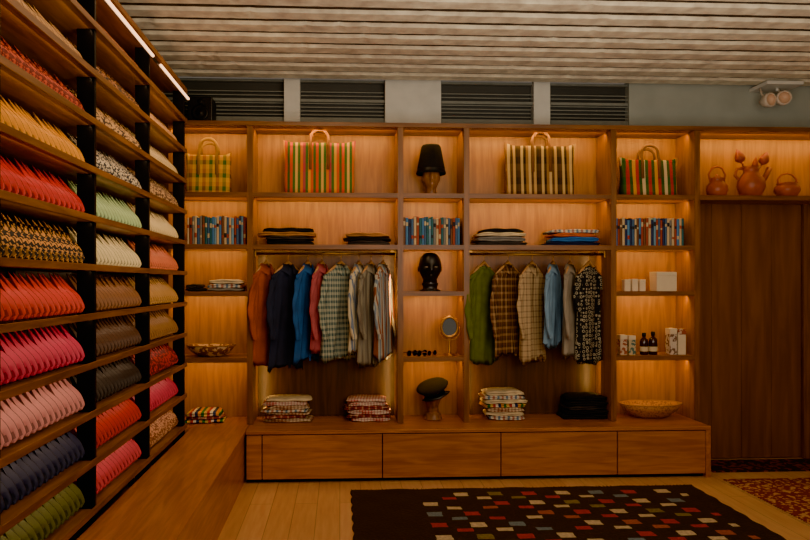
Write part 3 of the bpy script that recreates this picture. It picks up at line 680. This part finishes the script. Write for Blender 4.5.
# ---------------------------------------------------------------- top-of-unit speaker, box, spotlights
x=P(202,110,5.9)[0]; t=thing('speaker','black box loudspeaker on top of the shelving beside the slipper display','speaker',(x,5.9,ztop+.001))
BX(-.10,.10,-.09,.11,0,.21).build('cabinet',M['black'],t,bevel=.006)
MB().rings([[(r*math.cos(a),y,.08+r*math.sin(a)) for a in [2*math.pi*q/24 for q in range(24)]] for r,y in((.07,-.091),(.066,-.097),(.05,-.094),(.02,-.091),(.012,-.097))],0,True).build('woofer',M['dark'],t)
MB().rings([[(r*math.cos(a),y,.175+r*math.sin(a)) for a in [2*math.pi*q/20 for q in range(20)]] for r,y in((.022,-.091),(.02,-.095),(.006,-.093))],0,True).build('tweeter',M['dark'],t)
Yk=6.0; x0=P(759,80,Yk)[0]; x1=P(795,80,Yk)[0]; zk1=P(777,70,Yk)[1]; zk0=P(777,88,Yk)[1]
t=thing('mounting_box','white rectangular mounting box under the ceiling above the two spotlights','box',((x0+x1)/2,Yk,zk0))
BX(-(x1-x0)/2,(x1-x0)/2,-.12,.155,0,ZC-.012-zk0).build('housing',M['white'],t,bevel=.004)
MB().tube([(0,0,0),(0,0,-.03)],.012,10).build('stem',M['white'],t)
spm=plain('cream enamel',C(222,204,182),.4); lens=emis('dim lamp lens',C(210,170,134),.04)
for i,(px,py) in enumerate(((766.5,101),(782,99))):
    x,z=P(px,py,5.93)
    t=thing('spotlight','small round spotlight under the white box, %s one of the pair'%['left','right'][i],'spotlight',(x,5.93,z),math.radians([14,-10][i]))
    rot=lambda r,y:[(r*math.cos(a),y,r*math.sin(a)) for a in [2*math.pi*q/28 for q in range(28)]]
    MB().rings([rot(.050,-.050),rot(.062,-.052),rot(.064,-.03),rot(.055,.01),rot(.03,.05)],0,True,False).build('lamp_head',spm,t)
    MB().rings([rot(.050,-.050),rot(.047,-.042),rot(.042,-.015)],0,True,False).build('lens',lens,t)
    MB().tube([(0,.02,.04),(0,.05,.07),(0,.07,zk0-z-.005)],.008,8).build('arm',spm,t)
# ---------------------------------------------------------------- rugs
rx0,rx1,ry0,ry1=.085,2.73,3.0,5.27
pal=[C(52,33,25),C(168,32,26),C(200,176,138),C(108,122,134),C(124,110,60),C(160,84,66)]
rm=[plain('kilim wool %d'%i,c,.95,0,.3,60,.5) for i,c in enumerate(pal)]
mb=MB(); nx=52; ny=84
cw=(rx1-rx0)/nx; ch=(ry1-ry0)/ny
def rc(i,j):
    jj=ny-1-j
    if i<10 or i>nx-4 or jj<4: return 0
    row,rj=divmod(jj-4,4)
    if rj>1+(row%2==0): return 0
    c,ci=divmod(i-10+(row%2)*2,5)
    if ci>1 or (c*7+row*3)%13==0: return 0
    return [1,2,3,1,2,5,1,2,4][(c*4+row*5)%9]
vs=[]
for j in range(ny+1):
    for i in range(nx+1):
        vs.append((rx0+i*cw-1.4+(.006*math.sin(j*.9) if i in(0,nx) else .003*math.sin(j*1.7+i)),ry0+j*ch-4.1+(.006*math.sin(i*1.1) if j in(0,ny) else .002*math.sin(i*2.1+j)),.012+.002*math.sin(i*.7)*math.sin(j*.5)))
mb.v=vs[:]
for j in range(ny):
    for i in range(nx):
        a=j*(nx+1)+i; mb.f.append([a,a+1,a+nx+2,a+nx+1]); mb.m.append(rc(i,j)); mb.s.append(False)
t=thing('rug','large dark brown kilim rug with rows of small coloured rectangles','rug',(1.4,4.1,0))
o=mb.build('woven_field',rm,t,norm=False); sm=o.modifiers.new('s','SOLIDIFY'); sm.thickness=.010; sm.offset=-1
fm=MB()
for i in range(90):
    for yy,sg in((ry1-4.1,1),(ry0-4.1,-1)):
        xx=rx0-1.4+.01+i*(rx1-rx0-.02)/89; fm.tube([(xx,yy,.008),(xx+random.uniform(-.01,.01),yy+sg*random.uniform(.02,.04),.004)],.0025,4)
fo=fm.build('fringe',rm[0],t); fo['kind']='stuff'
rr=spots('red mottled wool',C(130,38,30),C(196,146,100),30,.56,.95)
t=thing('rug','red and beige mottled rug at the right edge beyond the dark rug','rug',(3.9,4.7,0))
BX(-.83,.9,-.8,.72,.0,.010).build('woven_field',rr,t)
fm=MB()
for i in range(60): fm.tube([(-.83,-.79+i*1.5/60,.005),(-.86,-.79+i*1.5/60+random.uniform(-.008,.008),.004)],.002,4)
fo=fm.build('fringe',plain('cream fringe',C(200,170,130),.9),t); fo['kind']='stuff'
t=thing('doormat','dark narrow patterned runner in front of the dark wood panelling','rug',(3.9,5.82,0))
BX(-.79,.95,-.18,.19,0,.010).build('woven_field',spots('dark runner pattern',C(50,26,18),C(130,60,40),22,.55,.95),t)
# ---------------------------------------------------------------- lights
WARM=(1.0,.59,.15)
def area(loc,size,sizey,power,color,direction,name='led'):
    l=bpy.data.lights.new(name,'AREA'); l.shape='RECTANGLE'; l.size=size; l.size_y=sizey; l.energy=power; l.color=color
    o=bpy.data.objects.new(name,l); COL.objects.link(o); o.location=loc
    o.rotation_euler=Vector(direction).to_track_quat('-Z','Y').to_euler(); return o
def strip(x0,x1,z,p,yo=.10): 
    l=area(((x0+x1)/2,YU+yo,z-.012),(x1-x0),.012,p*(x1-x0),WARM,(0,1,-.9),'shelf_led'); l.rotation_euler=(math.radians(47),0,0)
for i in range(5):
    x0=U[i]+UW/2+.02; x1=U[i+1]-UW/2-.02
    strip(x0,x1,ztop-T,4.1); strip(x0,x1,SH2-T,3.6)
    if i in(0,2,4):
        strip(x0,x1,SH3-T,3.4); strip(x0,x1,SH4-T,4.1); strip(x0,x1,SH5-T,3.8)
    else:
        strip(x0,x1,SH3-T,.8,.24)
        zc=(SH3+zbase)/2; hh=SH3-zbase-.15
        for x,s in((x0+.025,1),(x1-.025,-1)):
            area((x,YW-.15,zc),.012,hh,3.0,WARM,(s*.35,1,0),'side_led')
strip(U[5]+.05,4.8,ztop-T,4.3)
for k in range(1,12):
    z=ZT0+k*DZ
    area((XF-.02,3.5,z-.020),3.9,.01,2.1,(1,.72,.44),(-1,0,-.9),'display_led')
area((1.6,2.6,3.2),2.0,2.5,68,(1,.74,.46),(-.25,.35,-1),'overhead_fill')  # added soft light from above for the room, no fixture there
area((-.2,4.4,3.2),1.2,.4,16,(1,.66,.34),(-.35,.25,-1),'bench_area_light')  # warm area light aimed down over the bench, no fixture modelled
area((1.2,-.8,2.4),2.5,1.5,56,(1,.80,.56),(.10,1,-.10),'fill')
area((1.4,2.2,1.9),3.0,1.5,92,(1,.88,.72),(0,.75,1),'ceiling_fill')  # added light to brighten the ceiling ribs, not an actual lamp
w=bpy.data.worlds.new('w'); bpy.context.scene.world=w; w.use_nodes=True
w.node_tree.nodes['Background'].inputs[0].default_value=(1,.86,.70,1); w.node_tree.nodes['Background'].inputs[1].default_value=.2
try: bpy.context.scene.view_settings.look='AgX - Punchy'
except Exception as ex: print('look',ex)
# ---------------------------------------------------------------- camera
cd=bpy.data.cameras.new('camera'); cam=bpy.data.objects.new('camera',cd); COL.objects.link(cam)
cam.location=(0,0,H); cam.rotation_euler=(math.pi/2,0,-TH)
cd.sensor_width=36; cd.lens=F/810*36; cd.shift_x=(405-PX)/810; cd.shift_y=(PY-270)/810
bpy.context.scene.camera=cam
print('individual slippers',nind)
